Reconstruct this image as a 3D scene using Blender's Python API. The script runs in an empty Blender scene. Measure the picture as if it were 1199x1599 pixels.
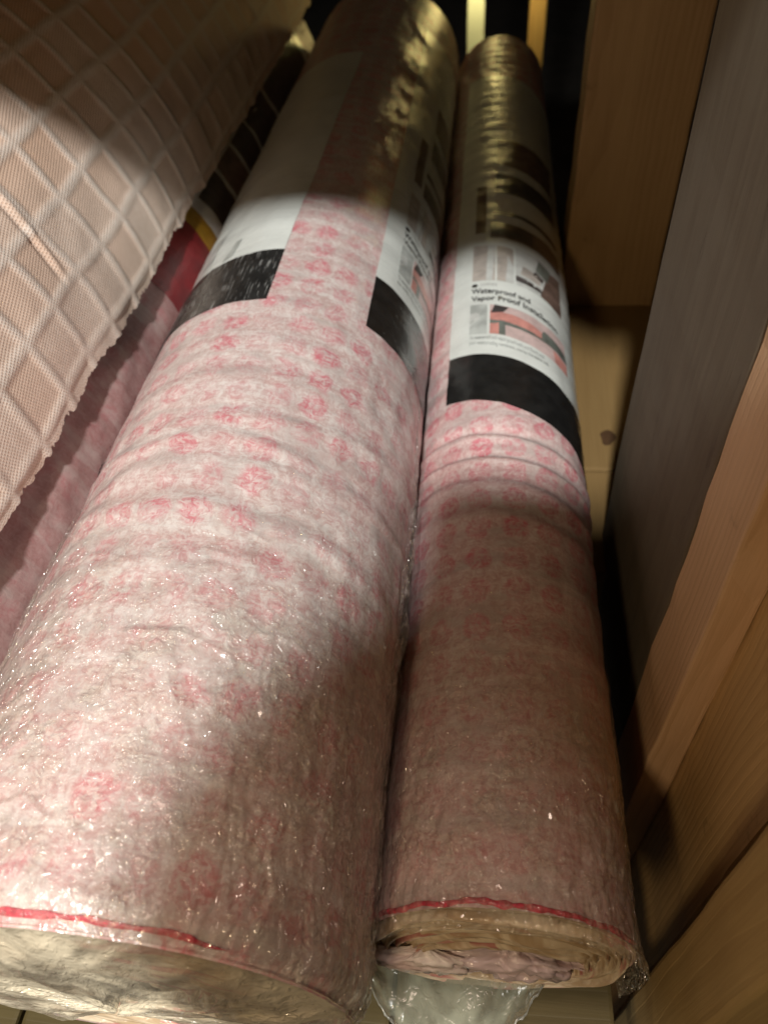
import bpy, math, random
import numpy as np
C = bpy.context.scene.collection
SC = bpy.context.scene
S = 0.345                    # metres per layout unit
DECK = 1.191                 # camera height above the shelf deck, in layout units

def W(P):
    P = np.asarray(P, float)
    return (P + np.array([0, 0, DECK])) * S

# ------------------------------------------------------------------ camera
Rm = np.array([[0.99300358, 0.03263775, -0.11348418],
               [0.1010532, -0.73207428, 0.67368799],
               [-0.06109119, -0.68044252, -0.73025053]])
u_, s_, v_ = np.linalg.svd(Rm)
Rm = u_ @ v_
cam = bpy.data.cameras.new('camera')
co = bpy.data.objects.new('camera', cam)
C.objects.link(co)
from mathutils import Matrix, Vector
M3 = np.stack([Rm[:, 0], -Rm[:, 1], -Rm[:, 2]], 1)
m4 = Matrix([[*map(float, M3[i]), 0.0] for i in range(3)] + [[0, 0, 0, 1]])
m4.translation = Vector(W([0, 0, 0]))
co.matrix_world = m4
cam.sensor_fit = 'VERTICAL'
cam.sensor_height = 36
cam.sensor_width = 27
cam.lens = 36 * 1200 / 1599
cam.clip_start = 0.005
cam.clip_end = 100
cam.dof.use_dof = True
cam.dof.focus_distance = 0.31
cam.dof.aperture_fstop = cam.lens / 2.6
SC.camera = co

# ------------------------------------------------------------------ world and lamps
w = bpy.data.worlds.new('World')
SC.world = w
w.use_nodes = True
bg = w.node_tree.nodes['Background']
bg.inputs[0].default_value = (0.55, 0.36, 0.19, 1)
bg.inputs[1].default_value = 0.010
SC.view_settings.view_transform = 'Standard'
SC.view_settings.look = 'None'
SC.view_settings.exposure = 0
SC.view_settings.gamma = 1

def area(name, pos, target, size, power, col, shape='DISK', spread=math.pi):
    l = bpy.data.lights.new(name, 'AREA')
    l.shape = shape
    l.size = size
    l.energy = power
    l.color = col
    l.spread = spread
    o = bpy.data.objects.new(name, l)
    C.objects.link(o)
    p = Vector(W(pos))
    o.location = p
    o.rotation_euler = (Vector(W(target)) - p).to_track_quat('-Z', 'Y').to_euler()
    return o

area('ceiling_lamp', (-0.45, -2.85, 4.45), (-0.2, 0.9, -0.8), 0.11, 58, (1.0, 0.98, 0.93))
area('overhead_fill', (-0.1, 0.2, 4.3), (-0.1, 0.35, -1.0), 0.30, 7.2, (1.0, 0.75, 0.61))  # added overhead fill, stands in for light off the ceiling
area('room_fill', (-0.50, -0.98, 0.20), (0.05, -0.05, -1.1), 0.07, 0.95, (1.0, 0.73, 0.44))  # added warm fill close behind the camera, no actual lamp there
al = bpy.data.lights.new('aisle_lamp', 'POINT')
al.energy = 1.5; al.color = (1.0, 0.77, 0.28); al.shadow_soft_size = .022
ao = bpy.data.objects.new('aisle_lamp', al); C.objects.link(ao); ao.location = W((-0.015, 4.38, -0.83))

# ------------------------------------------------------------------ noise
def _h(i, j, s):
    n = (i.astype(np.int64) * 374761393 + j.astype(np.int64) * 668265263 + s * 974634777) & 0xffffffff
    n = ((n ^ (n >> 13)) * 1274126177) & 0xffffffff
    return ((n ^ (n >> 16)) & 0xffff) / 65535.0

def vn(x, y, s=0):
    x = np.asarray(x, float); y = np.asarray(y, float)
    x, y = np.broadcast_arrays(x, y)
    i = np.floor(x); j = np.floor(y)
    a = x - i; b = y - j
    a = a * a * a * (a * (6 * a - 15) + 10); b = b * b * b * (b * (6 * b - 15) + 10)
    return ((_h(i, j, s) * (1 - a) + _h(i + 1, j, s) * a) * (1 - b)
            + (_h(i, j + 1, s) * (1 - a) + _h(i + 1, j + 1, s) * a) * b) * 2 - 1

def fbm(x, y, s=0, o=3):
    t = 0; amp = 1
    for k in range(o):
        t = t + amp * vn(x * 2 ** k + 17.3 * k, y * 2 ** k + 9.1 * k, s + k)
        amp *= 0.5
    return t

def sst(a, b, x):
    t = np.clip((x - a) / (b - a), 0, 1)
    return t * t * (3 - 2 * t)

# ------------------------------------------------------------------ object helpers
def tag(o, label=None, cat=None, group=None, kind=None):
    if label: o['label'] = label
    if cat: o['category'] = cat
    if group: o['group'] = group
    if kind: o['kind'] = kind
    return o

def thing(name, pos, label, cat, group=None):
    o = bpy.data.objects.new(name, None)
    o.empty_display_size = 0.02
    C.objects.link(o)
    o.location = W(pos)
    return tag(o, label, cat, group)

def link(name, me, mats, parent=None, smooth=True):
    o = bpy.data.objects.new(name, me)
    C.objects.link(o)
    if not isinstance(mats, (list, tuple)): mats = [mats]
    for m in mats: me.materials.append(m)
    if smooth:
        me.polygons.foreach_set('use_smooth', np.ones(len(me.polygons), bool))
    if parent:
        o.parent = parent
        o.matrix_parent_inverse = Matrix.Translation(-parent.location) if parent.parent is None else Matrix.Identity(4)
        if parent.parent is not None:      # sub-part: the part itself sits in world coordinates already
            pass
    return o

def grid_mesh(name, P, uv=None, flip=False, world=True):
    n, m = P.shape[:2]
    V = (W(P) if world else P).reshape(-1, 3)
    idx = np.arange(n * m).reshape(n, m)
    q = np.stack([idx[:-1, :-1], idx[1:, :-1], idx[1:, 1:], idx[:-1, 1:]], -1).reshape(-1, 4)
    if flip: q = q[:, ::-1]
    me = bpy.data.meshes.new(name)
    me.vertices.add(len(V)); me.vertices.foreach_set('co', V.astype(np.float32).ravel())
    me.loops.add(q.size); me.loops.foreach_set('vertex_index', q.ravel().astype(np.int32))
    me.polygons.add(len(q)); me.polygons.foreach_set('loop_start', np.arange(0, q.size, 4, dtype=np.int32))
    if uv is not None:
        l = me.uv_layers.new(name='UVMap')
        l.data.foreach_set('uv', uv.reshape(-1, 2)[q.ravel()].astype(np.float32).ravel())
    me.update(calc_edges=True)
    me.validate()
    return me

def pydata(name, verts, faces, world=True):
    me = bpy.data.meshes.new(name)
    me.from_pydata([tuple(map(float, p)) for p in (W(verts) if world else verts)], [], faces)
    me.update()
    return me

def join_data(name, items):
    """items: list of (verts Nx3 in layout units, faces, material index)"""
    V = []; F = []; mi = []; k = 0
    for v, f, m in items:
        V.append(np.asarray(v, float)); F += [tuple(i + k for i in t) for t in f]; mi += [m] * len(f); k += len(v)
    me = pydata(name, np.concatenate(V), F)
    me.polygons.foreach_set('material_index', np.array(mi, np.int32))
    return me

# ------------------------------------------------------------------ materials
class NT:
    def __init__(s, name):
        s.m = bpy.data.materials.new(name)
        s.m.use_nodes = True
        s.t = s.m.node_tree
        s.b = s.t.nodes['Principled BSDF']
        s.out = s.t.nodes['Material Output']
    def n(s, ty, **k):
        x = s.t.nodes.new(ty)
        for a, v in k.items(): setattr(x, a, v)
        return x
    def l(s, a, b): s.t.links.new(a, b)
    def put(s, sock, v):
        if isinstance(v, bpy.types.NodeSocket): s.l(v, sock)
        elif isinstance(v, (tuple, list)) and len(v) == 3 and sock.type == 'RGBA': sock.default_value = (*v, 1)
        else: sock.default_value = v
    def math(s, op, a, b=0.0, c=0.0, clamp=False):
        x = s.n('ShaderNodeMath', operation=op); x.use_clamp = clamp
        for i, v in enumerate((a, b, c)): s.put(x.inputs[i], v)
        return x.outputs[0]
    def mix(s, f, a, b, bt='MIX'):
        x = s.n('ShaderNodeMix', data_type='RGBA', blend_type=bt)
        s.put(x.inputs[0], f); s.put(x.inputs[6], a); s.put(x.inputs[7], b)
        return x.outputs[2]
    def noise(s, v, scale, det=3, rough=0.5, dist=0.0):
        x = s.n('ShaderNodeTexNoise')
        if v is not None: s.l(v, x.inputs['Vector'])
        x.inputs['Scale'].default_value = scale; x.inputs['Detail'].default_value = det
        x.inputs['Roughness'].default_value = rough; x.inputs['Distortion'].default_value = dist
        return x.outputs['Fac']
    def map(s, v, scale=(1, 1, 1), loc=(0, 0, 0), rot=(0, 0, 0)):
        x = s.n('ShaderNodeMapping'); s.l(v, x.inputs[0])
        x.inputs['Location'].default_value = loc; x.inputs['Rotation'].default_value = rot; x.inputs['Scale'].default_value = scale
        return x.outputs[0]
    def rng(s, v, a, b, c=0.0, d=1.0, smooth=True):
        x = s.n('ShaderNodeMapRange'); x.interpolation_type = 'SMOOTHSTEP' if smooth else 'LINEAR'
        s.put(x.inputs[0], v)
        for i, k in enumerate((a, b, c, d)): x.inputs[i + 1].default_value = k
        return x.outputs[0]
    def uv(s):
        return s.n('ShaderNodeTexCoord').outputs['UV']
    def obj(s):
        return s.n('ShaderNodeTexCoord').outputs['Object']
    def sep(s, v):
        x = s.n('ShaderNodeSeparateXYZ'); s.l(v, x.inputs[0]); return x.outputs
    def bump(s, h, strength, dist, normal=None):
        x = s.n('ShaderNodeBump'); s.l(h, x.inputs['Height'])
        x.inputs['Strength'].default_value = strength; x.inputs['Distance'].default_value = dist
        if normal is not None: s.l(normal, x.inputs['Normal'])
        return x.outputs[0]
    def set(s, **k):
        for a, v in k.items(): s.put(s.b.inputs[a.replace('_', ' ')], v)
        return s.m

def film_coat(t, uv, fine=1.0, weight=1.0, yfade=True):
    """stretch film over the surface: clear coat with its own crinkled normal"""
    xyz = t.sep(uv)
    near = t.rng(xyz[1], 0.07, 0.30, 1.6, 0.15) if yfade else None
    a = t.rng(t.noise(uv, 155, 2, .5, 1.2), .40, .78)
    b = t.noise(t.map(uv, (.55, 1, 1), rot=(0, 0, .2)), 110, 1, .5, .6)
    h = t.math('ADD', t.math('MULTIPLY', a, .8), t.math('MULTIPLY', b, .6))
    if near is not None: h = t.math('MULTIPLY', h, near)
    c = t.noise(t.map(uv, (.35, 1.6, 1)), 30, 2, .5, .6)
    h = t.math('ADD', h, t.math('MULTIPLY', c, .9))
    if yfade:
        far = t.rng(xyz[1], .48, .75)
        d = t.noise(t.map(uv, (.30, 1, 1)), 420, 3, .6, .5)
        h = t.math('ADD', h, t.math('MULTIPLY', far, t.math('MULTIPLY', d, 1.0)))
    nm = t.bump(h, 1.0, .0018 * fine)
    t.set(Coat_Weight=weight, Coat_Roughness=t.rng(t.sep(uv)[1], .45, .75, .20, .42) if yfade else .2, Coat_IOR=1.45, Coat_Normal=nm)

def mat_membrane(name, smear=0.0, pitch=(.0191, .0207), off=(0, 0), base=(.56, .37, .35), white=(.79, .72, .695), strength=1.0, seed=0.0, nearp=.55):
    t = NT(name)
    uv = t.uv()
    uvs = t.map(uv, loc=(seed, seed * .7, 0))
    # fibre fleece
    warp = t.n('ShaderNodeTexNoise'); t.l(uvs, warp.inputs['Vector']); warp.inputs['Scale'].default_value = 90; warp.inputs['Detail'].default_value = 2
    wv = t.n('ShaderNodeVectorMath', operation='SCALE'); t.l(warp.outputs['Color'], wv.inputs[0]); wv.inputs['Scale'].default_value = .012
    wa = t.n('ShaderNodeVectorMath', operation='ADD'); t.l(uvs, wa.inputs[0]); t.l(wv.outputs[0], wa.inputs[1])
    f1 = t.noise(wa.outputs[0], 430, 5, .72, .5)
    f2 = t.noise(t.map(wa.outputs[0], (1, .25, 1), rot=(0, 0, .6)), 600, 4, .65, .3)
    f3 = t.noise(t.map(wa.outputs[0], (.25, 1, 1), rot=(0, 0, .35)), 600, 4, .65, .3)
    fib = t.math('MULTIPLY', t.math('ADD', t.math('ADD', f1, f2), f3), .3333)
    fibm = t.rng(fib, .42, .58)
    cloud = t.noise(uvs, 150, 3, .6, .4)
    band = t.noise(t.map(uvs, (.22, 1.6, 1)), 62, 4, .6, .8)
    tone = t.rng(t.math('ADD', t.math('MULTIPLY', cloud, .55), t.math('MULTIPLY', band, .75)), .50, .82)
    fac = t.math('ADD', t.math('MULTIPLY', fibm, .58), t.math('MULTIPLY', tone, .50))
    col = t.mix(fac, base, white)
    grey = t.rng(t.noise(t.map(uvs, (.35, 1, 1), loc=(3, 1, 0)), 70, 3, .55, .6), .46, .66, 0, .55)
    col = t.mix(grey, col, (.50, .43, .41))
    # printed circles
    dis = t.n('ShaderNodeTexNoise'); t.l(uvs, dis.inputs['Vector']); dis.inputs['Scale'].default_value = 120 - 30 * min(1, smear); dis.inputs['Detail'].default_value = 2 if smear > .5 else 3
    dv = t.n('ShaderNodeVectorMath', operation='MULTIPLY_ADD')
    t.l(dis.outputs['Color'], dv.inputs[0]); k = .003 + .006 * smear
    dv.inputs[1].default_value = (k, k, 0); dv.inputs[2].default_value = (-k / 2 + off[0], -k / 2 + off[1], 0)
    pa = t.n('ShaderNodeVectorMath', operation='ADD'); t.l(uv, pa.inputs[0]); t.l(dv.outputs[0], pa.inputs[1])
    q = t.sep(pa.outputs[0])
    cx = t.math('DIVIDE', q[0], pitch[0]); cy = t.math('DIVIDE', q[1], pitch[1])
    fx = t.math('SUBTRACT', t.math('FRACT', cx), .5); fy = t.math('SUBTRACT', t.math('FRACT', cy), .5)
    r = t.math('SQRT', t.math('ADD', t.math('MULTIPLY', fx, fx), t.math('MULTIPLY', fy, fy)))
    e_ = .11 * min(1, smear)
    ring = t.math('SUBTRACT', t.rng(r, .33 - e_, .40 + e_, 1, 0), t.math('MULTIPLY', t.rng(r, .17 - e_, .25 + e_, 1, 0), .55 - .25 * min(1, smear)))
    core = t.math('MULTIPLY', t.rng(t.noise(pa.outputs[0], 330, 1, .5, 0), .44 - e_, .56 + e_), t.rng(r, .20, .30, 1, 0))
    mark = t.math('MAXIMUM', ring, core)
    wn = t.n('ShaderNodeTexWhiteNoise', noise_dimensions='2D')
    cv = t.n('ShaderNodeCombineXYZ'); t.l(t.math('FLOOR', cx), cv.inputs[0]); t.l(t.math('FLOOR', cy), cv.inputs[1]); t.l(cv.outputs[0], wn.inputs['Vector'])
    amp = t.rng(wn.outputs['Value'], 0, 1, .65 - .45 * min(1, smear), 1.0, False)
    fade = t.rng(t.noise(t.map(uvs, loc=(5, 2, 0)), 75, 3, .6, .4), .28, .52)
    mark = t.math('MULTIPLY', t.math('MULTIPLY', mark, amp), t.math('MULTIPLY', t.math('MULTIPLY', fade, strength), t.rng(t.sep(uv)[1], .12, .31, nearp, 1.0)))
    mark = t.math('MULTIPLY', mark, t.rng(fib, .42, .58, 1.0, .25))
    col = t.mix(mark, col, (.66, .07, .14))
    bn = t.bump(fib, .35, .0012)
    t.set(Base_Color=col, Roughness=.8, Normal=bn, Specular_IOR_Level=.2)
    film_coat(t, uvs)
    return t.m

def mat_plain(name, col, rough=.6, film=False, var=.1, vs=60, metallic=0, scuff=0):
    t = NT(name)
    uv = t.uv() if film else t.obj()
    nz = t.noise(uv, vs, 4, .6)
    c = t.mix(t.rng(nz, .35, .65, 0, 1), tuple(x * (1 - var) for x in col), tuple(min(1, x * (1 + var)) for x in col))
    if scuff:
        s1 = t.rng(t.noise(t.map(uv, (1, .06, 1)), 900, 3, .6), .56, .68, 0, scuff)
        c = t.mix(s1, c, (.55, .56, .55))
    t.set(Base_Color=c, Roughness=rough, Metallic=metallic)
    if film: film_coat(t, uv, .7)
    else: t.l(t.bump(nz, .2, .0008), t.b.inputs['Normal'])
    return t.m

def mat_wood(name, light, dark, axis='Z', seed=0., knots=False, sat=1.0, rings=260, lw=.26):
    t = NT(name)
    o = t.n('ShaderNodeTexCoord').outputs['Object']
    rot = {'Z': (0, 0, 0), 'Y': (math.pi / 2, 0, 0), 'X': (0, math.pi / 2, 0)}[axis]
    p = t.map(o, loc=(seed, seed * 1.7, seed * .6), rot=rot)
    wob = t.n('ShaderNodeTexNoise'); t.l(t.map(p, (1, 1, .12)), wob.inputs['Vector']); wob.inputs['Scale'].default_value = 9; wob.inputs['Detail'].default_value = 2
    wv = t.n('ShaderNodeVectorMath', operation='MULTIPLY_ADD'); t.l(wob.outputs['Color'], wv.inputs[0]); wv.inputs[1].default_value = (.08, .08, 0); t.l(p, wv.inputs[2])
    q = t.sep(wv.outputs[0])
    r = t.math('SQRT', t.math('ADD', t.math('POWER', t.math('ADD', q[0], .05), 2.0), t.math('POWER', t.math('ADD', q[1], .07), 2.0)))
    rg = t.math('FRACT', t.math('MULTIPLY', r, rings))
    late = t.math('MULTIPLY', t.rng(rg, .35, .92), t.rng(rg, .92, 1.0, 1, 0))
    fine = t.noise(t.map(p, (1, 1, .02)), 900, 4, .65)
    big = t.noise(t.map(p, (1, 1, .25)), 22, 3, .5)
    f = t.math('ADD', t.math('ADD', t.math('MULTIPLY', t.math('MULTIPLY', late, t.rng(big, .25, .7, .3, 1.0)), lw), t.math('MULTIPLY', t.rng(fine, .3, .7), .30)), t.math('MULTIPLY', t.rng(big, .3, .7), .42))
    c = t.mix(f, light, dark)
    spot = t.rng(t.noise(p, 35, 4, .7), .64, .74, 0, .35)
    c = t.mix(spot, c, tuple(x * .45 for x in dark))
    h = t.math('ADD', t.math('MULTIPLY', fine, .6), t.math('MULTIPLY', late, -.5))
    t.set(Base_Color=c, Roughness=.62, Normal=t.bump(h, .35, .0006), Specular_IOR_Level=.3)
    return t.m

def mat_film(name, haze=.18, tint=(.80, .84, .76), rough=.15, bump=.0019, hs=55, fade=None):
    t = NT(name)
    uv = t.uv()
    n1 = t.rng(t.noise(uv, 210, 2, .5, 1.2), .38, .75)
    n2 = t.noise(t.map(uv, (.5, 1, 1), rot=(0, 0, .3)), 110, 2, .5, .5)
    nm = t.bump(t.math('ADD', n1, n2), 1.0, bump)
    t.t.nodes.remove(t.b)
    tr = t.n('ShaderNodeBsdfTransparent')
    df = t.n('ShaderNodeBsdfDiffuse'); df.inputs[0].default_value = (*tint, 1); t.l(nm, df.inputs['Normal'])
    gl = t.n('ShaderNodeBsdfGlossy'); gl.inputs['Roughness'].default_value = rough; t.l(nm, gl.inputs['Normal'])
    gl.inputs[0].default_value = (1, 1, 1, 1)
    hz = t.rng(t.noise(uv, hs, 4, .6, .6), .40, .68, haze * .35, haze * 1.6)
    m1 = t.n('ShaderNodeMixShader'); t.l(hz, m1.inputs[0]); t.l(tr.outputs[0], m1.inputs[1]); t.l(df.outputs[0], m1.inputs[2])
    fr = t.n('ShaderNodeFresnel'); fr.inputs[0].default_value = 1.45
    ff = t.math('MINIMUM', t.math('MULTIPLY', fr.outputs[0], 1.9), .36)
    m2 = t.n('ShaderNodeMixShader'); t.l(ff, m2.inputs[0]); t.l(m1.outputs[0], m2.inputs[1]); t.l(gl.outputs[0], m2.inputs[2])
    if fade:
        m3 = t.n('ShaderNodeMixShader'); t.l(t.rng(t.sep(uv)[1], fade[0], fade[1]), m3.inputs[0]); t.l(m2.outputs[0], m3.inputs[1]); t.l(tr.outputs[0], m3.inputs[2])
        t.l(m3.outputs[0], t.out.inputs[0])
    else:
        t.l(m2.outputs[0], t.out.inputs[0])
    return t.m

def mat_layers(name):
    t = NT(name)
    uv = t.uv(); q = t.sep(uv)          # u = radius (m), v = angle arc
    w_ = t.noise(t.map(uv, (1, .06, 1)), 700, 3, .6)
    f = t.rng(w_, .38, .62)
    c = t.mix(f, (.52, .38, .23), (.82, .70, .52))
    pk = t.rng(t.noise(t.map(uv, (1, .03, 1), loc=(.4, 0, 0)), 480, 2, .6), .54, .64, 0, .75)
    c = t.mix(pk, c, (.52, .14, .14))
    t.set(Base_Color=c, Roughness=.7)
    film_coat(t, uv, .5, .6, False)
    return t.m

M = {}
M['mem_big'] = mat_membrane('membrane_fleece_worn', smear=1.3, off=(.004, .003), strength=.80, seed=.3, nearp=.8)
M['mem_slim'] = mat_membrane('membrane_fleece_printed', smear=.12, off=(.0035, .0075), strength=.75, seed=1.9, base=(.58, .33, .325), white=(.79, .665, .645), nearp=.35)
M['mem_shaded'] = mat_membrane('membrane_fleece_shaded', smear=1.2, off=(.004, .003), base=(.34, .185, .18), white=(.46, .31, .30), strength=.3, seed=4.1)  # same pink membrane, darkened to paint in the shade under the mat
M['red'] = mat_plain('red_edge_ink', (.58, .05, .09), .5, True, .25, 400)
M['white'] = mat_plain('label_paper_white', (.80, .84, .81), .45, True, .03, 40)
M['black'] = mat_plain('label_black', (.012, .012, .012), .5, True, .3, 90)
M['black_scuffed'] = mat_plain('label_black_scuffed', (.02, .02, .02), .5, True, .3, 90, scuff=.55)
M['ink'] = mat_plain('ink_black', (.03, .03, .03), .5, True)
M['ink_grey'] = mat_plain('ink_grey', (.36, .38, .37), .5, True)
M['p_grey'] = mat_plain('print_grey', (.50, .53, .51), .5, True, .18, 70)
M['p_lgrey'] = mat_plain('print_light_grey', (.66, .68, .66), .5, True, .12, 70)
M['p_beige'] = mat_plain('print_beige', (.50, .45, .41), .5, True, .15, 90)
M['p_pink'] = mat_plain('print_pink', (.66, .30, .26), .5, True, .15, 120)
M['p_palepink'] = mat_plain('print_pale_pink', (.68, .52, .50), .5, True, .1, 120)
M['p_dark'] = mat_plain('print_dark', (.07, .06, .06), .5, True, .4, 120)
M['p_brown'] = mat_plain('print_brown', (.18, .12, .10), .5, True, .3, 120)
M['p_green'] = mat_plain('print_grey_green', (.17, .19, .17), .5, True, .2, 120)
M['l_red_shaded'] = mat_plain('label_red_shaded', (.23, .014, .02), .45, True, .2, 40)  # red print, darkened to paint in the shade on the back roll
M['l_yellow'] = mat_plain('label_yellow', (.46, .26, .02), .5, True, .15, 60)
M['layers'] = mat_layers('wound_layer_edges')
M['core_film'] = mat_plain('crumpled_core_film', (.72, .60, .64), .35, True, .35, 60)
M['core_pink'] = mat_plain('crumpled_core_pink', (.92, .74, .73), .5, True, .3, 90)
M['film'] = mat_film('shrink_film_clear', .16, (.80, .80, .66), fade=(.12, .27))
M['film_lip'] = mat_film('shrink_film_lip', .75, (.42, .45, .35), .2, .0002, 20)
M['film_edge'] = mat_film('shrink_film_rim', .95, (.80, .82, .74), .12)
M['film_cap'] = mat_film('shrink_film_milky', .92, (.86, .78, .60), .18, .0005, 20)
M['film_fold'] = mat_film('shrink_film_fold', .35, (.74, .64, .60), .18)
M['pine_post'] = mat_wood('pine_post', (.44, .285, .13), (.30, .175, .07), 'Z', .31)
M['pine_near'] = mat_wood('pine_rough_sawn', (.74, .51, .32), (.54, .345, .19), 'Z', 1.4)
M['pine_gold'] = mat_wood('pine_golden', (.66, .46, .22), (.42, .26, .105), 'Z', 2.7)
M['pine_front'] = mat_wood('pine_front', (.52, .37, .16), (.36, .235, .09), 'Z', 3.9, rings=120)
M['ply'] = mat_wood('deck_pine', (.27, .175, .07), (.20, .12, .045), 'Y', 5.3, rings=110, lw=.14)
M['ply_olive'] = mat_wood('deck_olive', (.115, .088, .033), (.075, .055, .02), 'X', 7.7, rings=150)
M['grey_paint'] = mat_plain('grey_green_paint', (.36, .38, .33), .55, False, .08, 14)
def mat_board():
    t = NT('grey_board'); o = t.obj()
    a = t.noise(t.map(o, (1, 1, .08)), 160, 4, .65); b = t.noise(o, 18, 4, .6); d = t.rng(t.noise(t.map(o, (1, 1, .25)), 60, 5, .7), .60, .72, 0, .55)
    c = t.mix(t.rng(a, .3, .7), (.120, .097, .066), (.145, .12, .083)); c = t.mix(t.rng(b, .45, .7, 0, .5), c, (.165, .145, .108)); c = t.mix(d, c, (.07, .055, .036))
    t.set(Base_Color=c, Roughness=.75, Normal=t.bump(t.math('ADD', a, d), .4, .0006)); return t.m
M['grey_panel'] = mat_board()
M['dark_wall'] = mat_plain('dark_wall', (.012, .010, .008), .8, False, .1, 3)
M['concrete'] = mat_plain('concrete_floor', (.05, .045, .038), .8, False, .2, 6)
M['trim_white'] = mat_plain('white_trim', (.82, .93, .95), .5, False, .05, 10)
M['knot'] = mat_wood('knot_wood', (.12, .065, .03), (.05, .025, .012), 'Z', 9.1, rings=500)

# ------------------------------------------------------------------ setting
def box(name, x0, x1, y0, y1, z0, z1, mat, parent=None, bev=.006, seg=2, jit=0.0, seed=0):
    """bevelled board, edges a little uneven"""
    n = max(2, int((z1 - z0) / .08)) if (z1 - z0) > max(x1 - x0, y1 - y0) else 2
    import bmesh
    bm = bmesh.new()
    bmesh.ops.create_cube(bm, size=1)
    for v in bm.verts:
        v.co = ((x0 + x1) / 2 + v.co.x * (x1 - x0), (y0 + y1) / 2 + v.co.y * (y1 - y0), (z0 + z1) / 2 + v.co.z * (z1 - z0))
    bmesh.ops.bevel(bm, geom=list(bm.edges), offset=bev, segments=seg, affect='EDGES', profile=.6)
    if jit:
        ax = int(np.argmax([x1 - x0, y1 - y0, z1 - z0]))
        es = [e for e in bm.edges if abs((e.verts[0].co - e.verts[1].co)[ax]) > .5 * [x1 - x0, y1 - y0, z1 - z0][ax]]
        bmesh.ops.subdivide_edges(bm, edges=es, cuts=60, use_grid_fill=True)
        P = np.array([v.co[:] for v in bm.verts])
        other = [a for a in range(3) if a != ax]
        for a in other:
            P[:, a] += jit * fbm(P[:, ax] * 14 + 3 * np.sign(P[:, other[0]] - np.mean(P[:, other[0]])), P[:, other[1]] * 3 + a * 7, seed + a, 3)
        for v, p in zip(bm.verts, P): v.co = p
    me = bpy.data.meshes.new(name)
    bm.to_mesh(me); bm.free()
    V = np.array([v.co[:] for v in me.vertices])
    me.vertices.foreach_set('co', W(V).astype(np.float32).ravel())
    me.update()
    o = link(name, me, mat, parent, smooth=False)
    return o

tag(box('floor', -30, 30, -20, 40, -5.2, -5.0, M['concrete']), kind='structure')
tag(box('back_wall', -30, 30, 24, 24.3, -5, 12, M['dark_wall']), kind='structure')

deck = bpy.data.objects.new('shelf_deck', None); C.objects.link(deck); deck.location = W((0, 0, -1.2)); tag(deck, kind='structure')
box('plank', -2.2, -1.02, .10, 3.45, -1.30, -1.193, M['ply'], deck, seed=1)
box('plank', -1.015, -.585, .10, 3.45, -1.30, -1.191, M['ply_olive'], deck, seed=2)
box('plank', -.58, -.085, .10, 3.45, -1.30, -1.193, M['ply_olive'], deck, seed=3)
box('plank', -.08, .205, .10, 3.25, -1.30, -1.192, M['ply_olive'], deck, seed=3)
box('plank', .21, 1.2, 1.247, 2.05, -1.30, -1.192, M['ply'], deck, seed=4)
box('plank', .21, 1.2, .96, 1.243, -1.30, -1.193, M['ply'], deck, seed=5)
# knot in the pale plank
a = np.linspace(0, 2 * np.pi, 17)[:-1]
kv = [(.300, 1.352, -1.1895)] + [(.300 + .017 * (1 + .2 * math.sin(3 * t + 1)) * math.cos(t), 1.352 + .026 * (1 + .15 * math.sin(2 * t)) * math.sin(t), -1.1915) for t in a]
link('knot', pydata('knot', kv, [(0, i + 1, (i + 1) % 16 + 1) for i in range(16)]), M['knot'], deck)

def post(name, label, cat, parts, group=None):
    x0, x1, y0, y1 = parts[0][1:5]
    t = thing(name, ((x0 + x1) / 2, (y0 + y1) / 2, -1.191), label, cat, group)
    for (nm, a0, a1, b0, b1, z0, z1, mat, bev, jit, sd) in parts:
        box(nm, a0, a1, b0, b1, z0, z1, mat, t, bev, 2, jit, sd)
    return t

# far pine post beside the slim roll
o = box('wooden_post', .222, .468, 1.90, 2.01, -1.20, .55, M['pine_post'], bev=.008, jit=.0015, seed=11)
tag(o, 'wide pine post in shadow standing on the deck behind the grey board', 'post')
# grey board
o = box('grey_board', .262, .31, .636, 1.065, -2.6, .55, M['grey_panel'], bev=.005, jit=.0012, seed=12)
tag(o, 'grey board on edge between the pine post and the rough sawn stud', 'board')
# near studs
o = box('wooden_stud', .26, .3055, .515, .632, -2.6, .55, M['pine_near'], bev=.004, jit=.0022, seed=13)
tag(o, 'narrow rough sawn pine stud with splintered corner in front of the grey board', 'stud')
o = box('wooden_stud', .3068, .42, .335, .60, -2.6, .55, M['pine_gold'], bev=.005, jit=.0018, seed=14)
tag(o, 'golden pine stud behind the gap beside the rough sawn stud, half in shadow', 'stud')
o = box('wooden_stud', .25, .40, .172, .272, -2.6, .55, M['pine_front'], bev=.007, jit=.0012, seed=15)
tag(o, 'nearest pine stud in the bottom right corner, broad yellowish smooth face', 'stud')
# things in the aisle behind the rolls
o = box('door_trim', -.107, -.020, 4.62, 4.68, -5, 2, M['trim_white'], bev=.004)
tag(o, 'white vertical trim strip glowing beyond the far end of the rolls', 'trim')
o = box('wooden_batten', .212, .293, 4.60, 4.68, -5, 2, M['pine_gold'], bev=.004, jit=.001, seed=16)
tag(o, 'yellow lit wooden batten beyond the far end of the slim roll', 'batten')
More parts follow.
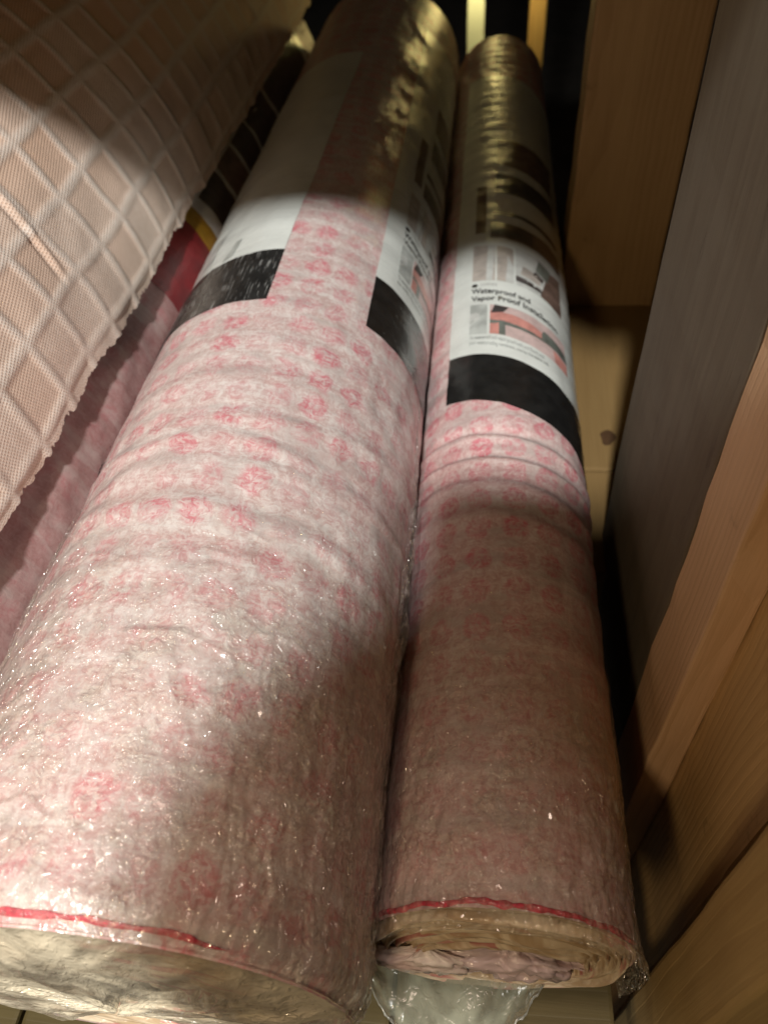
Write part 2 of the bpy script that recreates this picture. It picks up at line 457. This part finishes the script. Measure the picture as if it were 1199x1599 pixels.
# unseen boards added above, outlines shaped to cut the light into a band
def slab(name, outline, z0, z1, mat):
    n = len(outline)
    V = [(x, y, z0) for x, y in outline] + [(x, y, z1) for x, y in outline]
    F = [tuple(range(n))[::-1], tuple(range(n, 2 * n))] + [(i, (i + 1) % n, n + (i + 1) % n, n + i) for i in range(n)]
    me = pydata(name, V, F)
    import bmesh
    bm = bmesh.new(); bm.from_mesh(me); bmesh.ops.recalc_face_normals(bm, faces=bm.faces)
    bmesh.ops.bevel(bm, geom=list(bm.edges), offset=.002, segments=1, affect='EDGES'); bm.to_mesh(me); bm.free()
    return link(name, me, mat, smooth=False)
o = slab('shade_board', [(1.6, .235), (.06, .255), (.0, .305), (-.10, .36), (-.44, .355), (-.58, .40), (-2.2, .405), (-2.2, 4.0), (1.6, 4.0)], .60, .70, M['ply_olive'])
tag(o, 'unseen wide board above the rolls, its edge shaped to shade their far part', 'shade board', 'unseen boards that shape the light')
o = slab('shade_board', [(1.6, -.215), (-.195, -.200), (-.206, -.375), (-.29, -.484), (-.338, -.585), (-.325, -.66), (-.33, -.76), (1.6, -.76)], .60, .70, M['ply'])  # stands in for whoever holds the camera, outline shaped to cast that shadow
tag(o, 'unseen board added above the camera, cut to cast the shadow of its holder', 'shade board', 'unseen boards that shape the light')

# ------------------------------------------------------------------ rolls
class Roll:
    def __init__(s, x, z, R, y0, y1, disp, k=0.0):
        s.x, s.z, s.R, s.y0, s.y1, s.disp, s.k = x, z, R, y0, y1, disp, k
    def P(s, th, y, h=0.0):
        th = np.asarray(th, float); y = np.asarray(y, float)
        th, y = np.broadcast_arrays(th, y)
        a = np.radians(th)
        r = s.R + s.disp(th, y) + h
        return np.stack([s.x + r * np.sin(a), y, s.z + r * np.cos(a)], -1)
    def uv(s, th, y):
        th, y = np.broadcast_arrays(np.asarray(th, float), np.asarray(y, float))
        return np.stack([np.radians(th) * s.R * S, y * S], -1)
    def Y(s, th, v):                       # label coordinate (printed slightly askew) -> roll coordinate
        return v - s.k * np.asarray(th, float)
    def quad(s, c, h, n=None):
        """flat print: corners (theta, v) bl, br, tr, tl wrapped on the roll"""
        (a, b, d, e) = [np.array(p, float) for p in c]
        wth = max(abs(b[0] - a[0]), abs(d[0] - e[0])); hv = max(abs(e[1] - a[1]), abs(d[1] - b[1]))
        n = n or max(2, int(wth / 3)); m = max(2, int(hv / .02))
        i = np.linspace(0, 1, n + 1)[:, None, None]; j = np.linspace(0, 1, m + 1)[None, :, None]
        q = (a * (1 - i) + b * i) * (1 - j) + (e * (1 - i) + d * i) * j
        return q, h

def quad_obj(roll, name, items, parent, mats):
    """items: (corners, height, material) -> one printed mesh"""
    V = []; F = []; mi = []; UV = []; k = 0
    used = []
    for c, h, mk in items:
        q, _ = roll.quad(c, h)
        th = q[..., 0]; y = roll.Y(th, q[..., 1])
        P = roll.P(th, y, h); n, m = P.shape[:2]
        idx = np.arange(n * m).reshape(n, m) + k
        f = np.stack([idx[:-1, :-1], idx[1:, :-1], idx[1:, 1:], idx[:-1, 1:]], -1).reshape(-1, 4)
        if mk not in used: used.append(mk)
        V.append(P.reshape(-1, 3)); UV.append(roll.uv(th, y).reshape(-1, 2)); F.append(f); mi += [used.index(mk)] * len(f); k += n * m
    V = np.concatenate(V); UV = np.concatenate(UV); F = np.concatenate(F)
    me = pydata(name, V, [tuple(map(int, t)) for t in F])
    l = me.uv_layers.new(name='UVMap'); l.data.foreach_set('uv', UV[F.ravel()].astype(np.float32).ravel())
    me.polygons.foreach_set('material_index', np.array(mi, np.int32))
    return link(name, me, [M[u] for u in used], parent)

def lettering(roll, text, th0, v0, size, h, parent, mat, name='lettering', bold=.0, span=40.):
    cu = bpy.data.curves.new('t', 'FONT'); cu.body = text; cu.size = 1.0; cu.offset = bold; cu.resolution_u = 3
    ob = bpy.data.objects.new('t', cu); C.objects.link(ob)
    bpy.context.view_layer.update()
    me0 = bpy.data.meshes.new_from_object(ob.evaluated_get(bpy.context.evaluated_depsgraph_get()))
    V = np.array([v.co[:] for v in me0.vertices]); F = [tuple(p.vertices) for p in me0.polygons]
    bpy.data.objects.remove(ob); bpy.data.curves.remove(cu); bpy.data.meshes.remove(me0)
    th = th0 + span * (V[:, 0] - V[:, 0].min()) / np.ptp(V[:, 0]); v = v0 + V[:, 1] * size
    y = roll.Y(th, v)
    me = pydata(name, roll.P(th, y, h), F)
    UV = roll.uv(th, y); l = me.uv_layers.new(name='UVMap')
    li = np.array([i for p in me.polygons for i in p.vertices]); l.data.foreach_set('uv', UV[li].astype(np.float32).ravel())
    return link(name, me, mat, parent, smooth=False)

def build_body(roll, root, mat, nth=480, fine=.0048, coarse=.013, th0=-180, th1=180):
    ys = np.concatenate([np.arange(roll.y0, 1.15, fine), np.arange(1.15, roll.y1, coarse), [roll.y1]])
    th = np.linspace(th0, th1, nth + 1)
    T, Yg = np.meshgrid(th, ys, indexing='ij')
    return link('membrane', grid_mesh('membrane', roll.P(T, Yg), roll.uv(T, Yg)), mat, root)

def build_end(roll, root, y, sign, r_in, nlay, seed, squash=1.0, lean=0.0):
    """wound edges seen on the end: each turn a ridge of its own, some pushed in or out"""
    nt = 260; per = 5; nr = nlay * per
    th = np.linspace(-180, 180, nt + 1)
    rr = np.linspace(0, 1, nr + 1)
    T, Q = np.meshgrid(th, rr, indexing='ij')
    a = np.radians(T)
    ro = roll.R + roll.disp(T, np.full_like(T, y)) - .0005
    ri = r_in * (1 + .12 * np.sin(2 * a + .6) + .06 * fbm(T / 40., T * 0 + 3, seed))
    r = ri + (ro - ri) * Q
    lay = Q * nlay + .25 * fbm(T / 35., Q * 3, seed + 3) + T / 360.
    fr = lay - np.floor(lay); ln = np.floor(lay)
    saw = np.sin(np.pi * fr) ** .6
    off = (_h(ln, ln * 0, seed + 9) - .5) * .014 + .0035 * fbm(T / 30. + ln * 3.1, ln * 1.7, seed + 5, 2)
    dy = (saw * .006 + off) * sst(1.0, .93, Q)
    zc = roll.z + lean * (1 - Q)
    P = np.stack([roll.x + r * np.sin(a), y - sign * dy, zc + r * np.cos(a) * (squash + (1 - squash) * np.sqrt(Q))], -1)
    uv = np.stack([r * S, a * r * S], -1)
    return link('wound_layers', grid_mesh('wound_layers', P, uv, flip=sign > 0), M['layers'], root)

def strip(roll, name, root, mat, th0, th1, y, wdt, seed, h=.0012, n=160):
    th = np.linspace(th0, th1, n)
    w0 = wdt * (.55 + .45 * np.abs(fbm(th / 7., th * 0, seed))) * sst(th0, th0 + 4, th) * sst(th1, th1 - 6, th)
    yc = y + .0016 * fbm(th / 12., th * 0 + 5, seed + 1)
    j = np.linspace(-1, 1, 5)
    T = np.repeat(th[:, None], 5, 1); Yg = yc[:, None] + w0[:, None] * j[None]
    return link(name, grid_mesh(name, roll.P(T, Yg, h + .0012 * (1 - j ** 2)[None]), roll.uv(T, Yg)), mat, root)

# ---- the thick roll on the left
def disp_big(th, y):
    d = .0022 * fbm(th / 42., y * 5, 3) + .0013 * fbm(th / 9., y * 16, 7)
    for yc, hh, ww, sl in ((.797, .0055, .016, .0006), (.752, .006, .014, -.0003), (.700, .005, .018, .0005), (.628, .0055, .018, -.0004), (.545, .004, .02, .0006),
                           (.90, .0035, .02, .0002), (.985, .003, .02, -.0003), (1.36, .003, .02, .0002), (1.45, .0025, .018, 0.)):
        yy = yc + sl * th + .012 * vn(th / 24., yc * 31, 21)
        u = (y - yy) / ww
        d = d + .5 * hh * np.exp(-u * u) * (.6 + .5 * vn(th / 18., yc * 17, 22)) - .22 * hh * np.exp(-(u - 1.4) ** 2)
    f = sst(.55, .2, y)
    d = d + f * (.0006 * fbm(th / 4.6, y * 45, 31, 2) + .002 * vn(th / 14., y * 10, 33))
    d = d - .012 * sst(.185, .145, y) ** 2
    g = sst(38, 66, th) * sst(-.05, .25, y) * sst(1.0, .6, y)
    d = d + g * (.0016 * vn(th / 3.6 + y * 5, y * 5, 41))
    return d
big = Roll(-.35429, -.93514, .25629, .148, 3.05, disp_big, 0.0)
rb = thing('membrane_roll', (-.354, .148, -1.191), 'thick film wrapped roll of pink speckled membrane, widest and nearest of the rolls', 'membrane roll', 'rolls of pink membrane lying on the deck')
build_body(big, rb, M['mem_big'])
# red line at the near rim, seen through the film
strip(big, 'red_edge', rb, M['red'], -26, 39, .158, .0029, 5, h=.0012)
# rear label
lab = quad_obj(big, 'label_sheet', [([(-66, 1.26), (1, 1.26), (4, 2.35), (-66, 2.35)], .0012, 'white')], rb, M)
quad_obj(big, 'black_band', [([(-66, 1.09), (1, 1.098), (1, 1.2615), (-66, 1.2615)], .0014, 'black_scuffed')], lab, M)
quad_obj(big, 'printed_panel', [([(-28, 1.235 + .03), (-23, 1.275), (-21.5, 1.335), (-24.5, 1.335)], .0020, 'p_grey'),
                                ([(-44, 1.30), (-36, 1.30), (-36, 1.42), (-44, 1.42)], .0020, 'p_lgrey')], lab, M)
# front label, same print as on the slim roll but seen edge on
def print_label(roll, root, thL, thR, v0, v1, vtop, sc=1.0, dth=0.0, black='black', full=True):
    lab = quad_obj(roll, 'label_sheet', [([(thL, v1), (thR, v1), (thR, vtop), (thL, vtop)], .0012, 'white')], root, M)
    quad_obj(roll, 'black_band', [([(thL, v0), (thR, v0), (thR, v1 + .001), (thL, v1 + .001)], .0014, black)], lab, M)
    k = sc
    def T(t): return thL + (t + 41) * k
    def V(v): return v1 + (v - 1.185)
    H = .0021
    def R(t0, v0_, t1, v1_, m, h=H): return ([(T(t0), V(v0_)), (T(t1), V(v0_)), (T(t1), V(v1_)), (T(t0), V(v1_))], h, m)
    def Q(p, m, h=H): return ([(T(a), V(b)) for a, b in p], h, m)
    quad_obj(roll, 'printed_photo', [R(-24.5, 1.252, -11.5, 1.356, 'p_grey'), Q([(-24.5, 1.275), (-17, 1.30), (-17, 1.33), (-24.5, 1.325)], 'p_lgrey', H + .0003)], lab, M)
    quad_obj(roll, 'printed_photo', [R(-9.5, 1.252, 53, 1.356, 'p_palepink'),
        Q([(-9.5, 1.297), (53, 1.300), (53, 1.312), (-9.5, 1.336)], 'p_pink', H + .0003),
        Q([(-9.5, 1.252), (-3, 1.252), (-3, 1.30), (-9.5, 1.30)], 'p_pink', H + .0004),
        Q([(-3, 1.252), (1.5, 1.252), (1.5, 1.302), (-3, 1.302)], 'p_green', H + .0004),
        Q([(-9, 1.326), (0, 1.333), (4, 1.353), (-6, 1.356)], 'p_dark', H + .0006),
        Q([(-9.5, 1.288), (53, 1.292), (53, 1.299), (-9.5, 1.300)], 'p_green', H + .0005),
        Q([(27, 1.300), (53, 1.296), (53, 1.322), (31, 1.330)], 'p_green', H + .0006),
        Q([(24, 1.296), (29, 1.298), (29, 1.313), (25, 1.320)], 'p_pink', H + .0007),
        Q([(33, 1.330), (53, 1.326), (53, 1.337), (36, 1.350)], 'p_palepink', H + .0008),
        Q([(40, 1.253), (53, 1.255), (53, 1.285), (38, 1.285)], 'p_pink', H + .0006)], lab, M)
    quad_obj(roll, 'printed_photo', [R(-24, 1.452, -6, 1.60, 'p_beige'), Q([(-13, 1.452), (-8, 1.452), (-6, 1.60), (-12, 1.60)], 'p_lgrey', H + .0003)], lab, M)
    quad_obj(roll, 'printed_photo', [R(-4.5, 1.452, 8.5, 1.60, 'p_beige'), Q([(2, 1.452), (8.5, 1.452), (8.5, 1.52), (4, 1.56)], 'p_lgrey', H + .0003)], lab, M)
    quad_obj(roll, 'printed_photo', [R(10, 1.452, 53, 1.61, 'p_lgrey'),
        Q([(10, 1.468), (32, 1.468), (34, 1.486), (10, 1.490)], 'p_dark', H + .0003),
        Q([(30, 1.455), (53, 1.455), (53, 1.60), (40, 1.585)], 'p_brown', H + .0004),
        Q([(14, 1.50), (30, 1.495), (31, 1.53), (16, 1.54)], 'p_beige', H + .0005),
        Q([(24, 1.525), (32, 1.51), (34, 1.53), (27, 1.545)], 'p_dark', H + .0006),
        Q([(27, 1.55), (38, 1.53), (42, 1.59), (30, 1.60)], 'p_green', H + .0005)], lab, M)
    quad_obj(roll, 'printed_photo', [R(-10, 1.64, 56, 1.715, 'p_brown'), R(-9, 1.65, 26, 1.705, 'p_dark', H + .0004)], lab, M)
    quad_obj(roll, 'printed_photo', [R(-9, 1.752, 56, 1.772, 'p_dark'), R(-23, 1.66, -14, 1.90, 'p_brown')], lab, M)
    quad_obj(roll, 'printed_photo', [R(-6, 1.868, 56, 1.975, 'p_dark'), R(-5, 2.03, 56, 2.2, 'p_brown')], lab, M)
    if full:
        hh = H + .0002
        lettering(roll, 'Waterproof and', T(-24.2), V(1.400), .026, hh, lab, M['ink'], bold=.022, span=45 * k)
        lettering(roll, 'Vapor Proof Installation', T(-24.2), V(1.372), .026, hh, lab, M['ink'], bold=.022, span=70 * k)
        lettering(roll, 'To waterproof and vapor-proof walls and floors with', T(-24), V(1.2335), .0165, hh, lab, M['ink_grey'], bold=.01, span=54 * k)
        lettering(roll, 'your waterproofing membrane, overlap the seams well.', T(-24), V(1.2160), .0165, hh, lab, M['ink_grey'], bold=.01, span=57 * k)
        # little round mark with a grey line of small print beside it
        n = 14
        items = []
        for i in range(n // 2):
            z0 = -1 + 2 * i / (n // 2); z1 = -1 + 2 * (i + 1) / (n // 2)
            wa = math.sqrt(max(0, 1 - z0 * z0)); wb = math.sqrt(max(0, 1 - z1 * z1))
            rt = 2.4; rv = .0075
            items.append(([(T(-21.8 - rt * wa), V(1.432 + rv * z0)), (T(-21.8 + rt * wa), V(1.432 + rv * z0)), (T(-21.8 + rt * wb), V(1.432 + rv * z1)), (T(-21.8 - rt * wb), V(1.432 + rv * z1))], hh, 'ink'))
        quad_obj(roll, 'round_mark', items, lab, M)
        dash = []; tx = -17.2
        for wd in (2.0, 1.6, 1.9, 1.2, 2.1, 1.5):
            dash.append(([(T(tx), V(1.427)), (T(tx + wd), V(1.427)), (T(tx + wd), V(1.438)), (T(tx), V(1.438))], hh, 'p_lgrey')); tx += wd + .5
        quad_obj(roll, 'small_print', dash, lab, M)
    return lab
print_label(big, rb, 39.8, 100, 1.11, 1.272, 2.75, sc=.61)
# clear film over the near part and the end of the thick roll
def shell(roll, root, name, mat, th0, th1, y0, y1, h, nt, ny, fn):
    th = np.linspace(th0, th1, nt); ys = np.linspace(y0, y1, ny)
    T, Yg = np.meshgrid(th, ys, indexing='ij')
    hh, dy = fn(T, Yg)
    return link(name, grid_mesh(name, roll.P(T, Yg, h + hh) + np.stack([0 * dy, dy, 0 * dy], -1), roll.uv(T, Yg)), mat, root)

_r = random.Random(4)
CR = [[(54.0, .70), (60.3, .627), (69.5, .545)], [(47, .635), (52, .575), (60, .49)], [(-6.4, .80), (3.8, .795), (14.5, .78)], [(0, .757), (17, .725), (32, .672)]]
for _ in range(46):
    t0 = _r.uniform(28, 86); y0_ = _r.uniform(.16, .72); L_ = _r.uniform(.04, .14); an = _r.uniform(-.5, .25)
    CR.append([(t0, y0_), (t0 + 224 * L_ * .5 * math.sin(an) + _r.uniform(-2, 2), y0_ - L_ * .5), (t0 + 224 * L_ * math.sin(an), y0_ - L_)])
for _ in range(30):
    t0 = _r.uniform(-70, 40); y0_ = _r.uniform(.2, .85); L_ = _r.uniform(8, 26)
    CR.append([(t0, y0_), (t0 + L_ * .5, y0_ + _r.uniform(-.012, .012)), (t0 + L_, y0_ + _r.uniform(-.02, .02))])
for _ in range(22):
    t0 = _r.uniform(-88, -45); y0_ = _r.uniform(.4, .95); L_ = _r.uniform(.06, .2)
    CR.append([(t0, y0_), (t0 + _r.uniform(-2, 2), y0_ - L_ * .5), (t0 + _r.uniform(-3, 3), y0_ - L_)])

def creases(T, Y):
    k = math.radians(1) * .256
    x = T * k; out = np.zeros_like(T)
    for c in CR:
        wd = .0034 if len(out) else 0
        for (a, b), (d, e) in zip(c[:-1], c[1:]):
            ax, ay, bx, by = a * k, b, d * k, e
            m = (x > min(ax, bx) - .02) & (x < max(ax, bx) + .02) & (Y > min(ay, by) - .02) & (Y < max(ay, by) + .02)
            if not m.any(): continue
            px, py = x[m] - ax, Y[m] - ay; dx, dy = bx - ax, by - ay
            q = np.clip((px * dx + py * dy) / (dx * dx + dy * dy), 0, 1)
            dd = np.hypot(px - q * dx, py - q * dy)
            out[m] = np.maximum(out[m], np.exp(-(dd / .0036) ** 2))
    return out

def f_big(T, Y):
    a = .0016 * np.maximum(0, vn(T / 2.4, Y * 80, 51)) + .0012 * np.maximum(0, fbm(T / 1.6, Y * 120, 52, 2)) * sst(.5, .25, Y)
    g = sst(25, 70, T)
    a = a * (.6 + .8 * g) + g * (.0022 * (1 - np.abs(vn(T / 4.5 + Y * 9, Y * 16, 53))) ** 4 + .0035 * np.abs(vn(T / 2.2 + Y * 22, Y * 45, 54))) * sst(.85, .5, Y)
    a = a * sst(.95, .6, Y) + .0008 + .0034 * creases(T, Y) * sst(.95, .8, Y)
    return a, 0 * a
shell(big, rb, 'shrink_film', M['film'], -95, 108, .150, .95, .0015, 560, 330, f_big)
# film gathered over the end
rr = np.linspace(0, 1, 70); th = np.linspace(-140, 140, 320)
T, Q = np.meshgrid(th, rr, indexing='ij'); a = np.radians(T)
ro = big.R + big.disp(T, np.full_like(T, .15)) + .002
r = ro * (1 - .995 * Q)
y = .150 - .016 * sst(0, .3, Q) + .005 * fbm(T / 18., Q * 3, 61, 2) * sst(0, .2, Q) + .003 * np.abs(vn(T / 9. + Q * 5, Q * 3, 63)) * sst(0, .15, Q)
P = np.stack([big.x + r * np.sin(a), y, big.z + r * np.cos(a)], -1)
link('shrink_film', grid_mesh('shrink_film', P, np.stack([a * .25 * S, r * S], -1), flip=True), M['film_cap'], rb)
build_end(big, rb, .158, 1, .05, 22, 71)
build_end(big, rb, 3.05, -1, .05, 22, 73)
# loose film fold standing off along the right flank
ys = np.linspace(.42, 1.12, 150); j = np.linspace(0, 1, 7)
Yg, J = np.meshgrid(ys, j, indexing='ij')
wd = .016 * sst(.42, .6, Yg) * sst(1.12, .95, Yg) * (.6 + .5 * vn(Yg * 14, Yg * 0, 81)) + .001
Tm = 79 + 3 * vn(Yg * 9, Yg * 0, 82) + J * wd * 30
P = big.P(Tm, Yg, .002 + J * wd)
link('film_fold', grid_mesh('film_fold', P, np.stack([J * .01, Yg * S], -1)), M['film_fold'], rb)

# ---- the slim roll on the right
def disp_slim(th, y):
    d = .0012 * fbm(th / 45., y * 5, 103) + .0007 * fbm(th / 10., y * 14, 107)
    for yc, hh, ww, sl in ((.990, .0060, .011, -.00035), (.935, .0065, .010, -.0003), (.880, .004, .011, -.0003), (.815, .0025, .015, -.0003), (.70, .0015, .02, 0), (.58, .0015, .02, .0002)):
        yy = yc + sl * th + .006 * vn(th / 28., yc * 31, 121)
        u = (y - yy) / ww
        d = d + hh * np.exp(-u * u) * (.7 + .3 * vn(th / 20., yc * 17, 122)) - .6 * hh * np.exp(-(u - 1.4) ** 2)
    d = d + sst(.45, .25, y) * .0008 * fbm(th / 5., y * 60, 131, 2)
    d = d + .0007 * np.sin(y * 100 + 1.5 * vn(th / 30., y * 3, 133)) * sst(.9, 1.1, y)
    return d
slim = Roll(.0488, -1.03485, .15671, .250, 3.16, disp_slim, .00092)
rs = thing('membrane_roll', (.049, .25, -1.191), 'slim roll of pink membrane with printed white label, between the thick roll and the studs', 'membrane roll', 'rolls of pink membrane lying on the deck')
build_body(slim, rs, M['mem_slim'])
strip(slim, 'red_edge', rs, M['red'], -75, 72, .255, .0042, 15, h=.0008)
print_label(slim, rs, -40.8, 104, 1.081, 1.220 - .0, 2.75)
build_end(slim, rs, .252, 1, .098, 13, 91, squash=.42, lean=-.034)
build_end(slim, rs, 3.155, -1, .06, 20, 93)
# crumpled film pushed into the core
def crumple(name, cx, cy, cz, rx, ry, rz, seed, mat, root, amp=.35):
    th = np.linspace(0, 2 * np.pi, 81); ph = np.linspace(.02, np.pi - .02, 50)
    T, Pp = np.meshgrid(th, ph, indexing='ij')
    n = 1 + amp * (1 - 2 * np.abs(fbm(np.cos(T) * 2.3 + 5, np.cos(Pp) * 2.3 + np.sin(T) * 2.1, seed, 3)))
    P = np.stack([cx + rx * n * np.sin(Pp) * np.cos(T), cy + ry * n * np.sin(Pp) * np.sin(T), cz + rz * n * np.cos(Pp)], -1)
    return link(name, grid_mesh(name, P, np.stack([T * .012, Pp * .012], -1)), mat, root)
crumple('core_film', .070, .262, -1.066, .085, .028, .034, 5, M['core_film'], rs)
crumple('core_film', -.040, .250, -1.072, .072, .022, .026, 8, M['core_pink'], rs, .25)
# milky film on the right edge of the end
def f_slim(T, Y):
    a = .0025 * np.abs(vn(T / 5. + Y * 20, Y * 55, 151)) + .002 * fbm(T / 3., Y * 50, 152, 2)
    a = a * sst(.75, .4, Y) + .0008 + .007 * sst(.30, .22, Y) * sst(30, 75, T)
    return a, 0 * a
shell(slim, rs, 'shrink_film', M['film'], -70, 118, .228, .75, .0012, 260, 200, f_slim)
# film lip hanging out below the end, with a crinkled rim
uu = np.linspace(0, 1, 150); vv = np.linspace(0, 1, 60)
U, Vv = np.meshgrid(uu, vv, indexing='ij')
xx = -.125 + .245 * U
depth = .122 * (np.sin(np.pi * np.clip(U, .02, .985)) ** .75) * (1 - .25 * (U - .35)) + .004 * fbm(U * 22, U * 0, 163)
yy = .262 - depth * Vv
zz = -1.172 + .010 * fbm(U * 5, Vv * 1.6, 161, 2) * (.3 + Vv) + .010 * Vv + .004 * np.abs(vn(U * 26 + Vv * 3, Vv * 2, 162)) * Vv ** 2
P = np.stack([xx, yy, zz], -1)
link('film_lip', grid_mesh('film_lip', P, np.stack([xx * S, yy * S], -1)), M['film_lip'], rs)
e = P[:, -1]
ring = []
aa = np.linspace(0, 2 * np.pi, 7)
rad = .0022 * (.6 + .7 * np.abs(vn(uu * 50, uu * 0, 165)))
tub = np.stack([np.stack([e[:, 0], e[:, 1] + rad * np.cos(t), e[:, 2] + rad * np.sin(t)], -1) for t in aa], 1)
link('film_rim', grid_mesh('film_rim', tub, np.stack([np.repeat(uu[:, None], 7, 1) * .08, np.repeat(aa[None], 150, 0) * .002], -1)), M['film_edge'], rs)

# ---- the roll at the far left under the mat, shade painted into its colours
def disp_back(th, y):
    return .004 * fbm(th / 30., y * 4, 203) + .0025 * fbm(th / 9., y * 10, 205)
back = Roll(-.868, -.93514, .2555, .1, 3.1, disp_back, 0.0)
rk = thing('membrane_roll', (-.868, .1, -1.191), 'pink membrane roll with a red and yellow label under the waffle mat, shade painted into its colours', 'membrane roll', 'rolls of pink membrane lying on the deck')
build_body(back, rk, M['mem_shaded'], nth=300, fine=.01, coarse=.02)
lab = quad_obj(back, 'label_sheet', [([(-10, 1.66), (110, 1.66), (110, 2.95), (-10, 2.95)], .0012, 'white')], rk, M)
quad_obj(back, 'red_band', [([(-10, 1.352), (110, 1.335), (110, 1.6), (-10, 1.6)], .0014, 'l_red_shaded')], lab, M)
quad_obj(back, 'yellow_band', [([(-10, 1.599), (110, 1.599), (110, 1.662), (-10, 1.662)], .0016, 'l_yellow')], lab, M)
for v0, v1, mk in ((1.715, 1.85, 'p_dark'), (1.87, 2.0, 'p_brown'), (2.02, 2.17, 'p_dark'), (2.19, 2.40, 'p_dark'), (2.43, 2.90, 'p_dark')):  # dark pictures, enlarged to stand in for shade on this label
    quad_obj(back, 'printed_photo', [([(54.5, v0), (105, v0), (105, v1), (54.5, v1)], .002, mk)], lab, M)
build_end(back, rk, .104, 1, .05, 16, 211)

# ------------------------------------------------------------------ waffle backed mat, rolled, its cut edge hanging over the gap
def mat_fleece():
    t = NT('waffle_mat_fleece')
    uv = t.uv(); q = t.sep(uv)
    px = .0400; 
    at = t.n('ShaderNodeAttribute', attribute_name='sag'); sag = at.outputs['Fac']
    k = 2 * math.pi / .0024
    a = t.math('SINE', t.math('MULTIPLY', t.math('ADD', q[0], t.math('MULTIPLY', q[1], .35)), k))
    b = t.math('SINE', t.math('MULTIPLY', t.math('SUBTRACT', q[1], t.math('MULTIPLY', q[0], .30)), k * .8))
    dots = t.rng(t.math('MULTIPLY', a, b), -.1, .55)
    n = t.noise(uv, 220, 4, .6)
    og = t.math('MULTIPLY', sag, t.rng(q[0], -.02, .13, .35, 1.0))
    og = t.math('ADD', og, t.rng(q[0], .03, .2, 0, .25), 0, True)
    c = t.mix(og, (.94, .86, .79), (.88, .57, .40))
    c = t.mix(t.rng(n, .3, .7, 0, .35), c, (.80, .62, .50))
    c = t.mix(t.math('MULTIPLY', dots, .42), c, (.55, .31, .19))
    h = t.math('SUBTRACT', t.math('MULTIPLY', n, .4), dots)
    t.set(Base_Color=c, Roughness=.85, Specular_IOR_Level=.15, Normal=t.bump(h, .5, .0007))
    return t.m
M['fleece'] = mat_fleece()
M['orange'] = mat_plain('orange_plastic', (.75, .25, .06), .4, False, .1, 60)
R4 = .80
Ex, Ez = -.640, -.722
mx, mz = -1.4163, -.9158
mt = thing('uncoupling_mat', (Ex, .3, -1.19), 'pale peach waffle mat bent over the pink rolls, with a frayed cut edge', 'mat')
th_e = math.degrees(math.atan2(Ex - mx, Ez - mz))          # angle of the cut edge
pitch = .098
def mat_pt(s, y, extra=0.0, in_=0.0):
    """s: length back from the cut edge along the sheet"""
    a = np.radians(th_e) - s / R4
    lip = -.004 * sst(.06, -.04, s)
    r = R4 + extra + lip - in_
    return np.stack([mx + r * np.sin(a), y, mz + r * np.cos(a)], -1)
ss = np.concatenate([np.arange(-.042, .80, .0036), np.arange(.80, 2.72, .03)])
ysm = np.concatenate([np.arange(.25, 1.75, .0042), np.arange(1.75, 3.2, .012)])
Sg, Yg = np.meshgrid(ss, ysm, indexing='ij')
wob = .007 * fbm(Yg * 4, Sg * 4, 301)
gx = (Sg + wob + .010) / pitch; gy = (Yg + .015 + .006 * fbm(Yg * 3, Sg * 5, 302)) / .102
fx = np.abs(gx - np.floor(gx) - .5) * 2; fy = np.abs(gy - np.floor(gy) - .5) * 2     # 1 at the ribs
rib = np.maximum(sst(.70, .95, fx), sst(.70, .95, fy))
cell = _h(np.floor(gx), np.floor(gy), 305)
depth = (.0016 + .0012 * cell)
fade = sst(.8, .7, Sg)
ext = -(1 - rib) * depth * fade + .004 * fbm(Sg * 6, Yg * 5, 306)
cr = np.exp(-((Yg - (1.09 + .10 * (Sg - .2))) / .006) ** 2) * sst(.08, .14, Sg) * sst(.30, .24, Sg)
ext = ext + .0035 * cr - .0035 * np.exp(-((Yg - (1.077 + .10 * (Sg - .2))) / .005) ** 2) * sst(.08, .14, Sg) * sst(.30, .24, Sg)
fray = .003 * (1 - np.abs(((ysm + .015) / .102) % 1 - .5) * 2) + .006 * np.abs(fbm(ysm * 90, ysm * 0, 309, 3)) + .010 * np.maximum(0, vn(ysm * 17, ysm * 0, 310))
Sf = Sg + fray[None] * sst(-.012, -.042, Sg)
P = mat_pt(Sf, Yg, ext)
uv = np.stack([Sg * S, Yg * S], -1)
me = grid_mesh('fleece_backing', P, uv, flip=True)
at = me.attributes.new('sag', 'FLOAT', 'POINT'); at.data.foreach_set('value', ((1 - rib) * (.35 + .65 * cell)).astype(np.float32).ravel())
link('fleece_backing', me, M['fleece'], mt)
# plastic sheet under the fleece and the inner turns of the roll
so = np.linspace(-.022, 2.72, 200); yo = np.linspace(.25, 3.2, 60)
A, B = np.meshgrid(so, yo, indexing='ij')
P = mat_pt(A, B, 0, .018)
link('plastic_sheet', grid_mesh('plastic_sheet', P, np.stack([A * S, B * S], -1), flip=True), M['orange'], mt)
tri = sum(len(m.polygons) for m in bpy.data.meshes)
print('polys', tri)
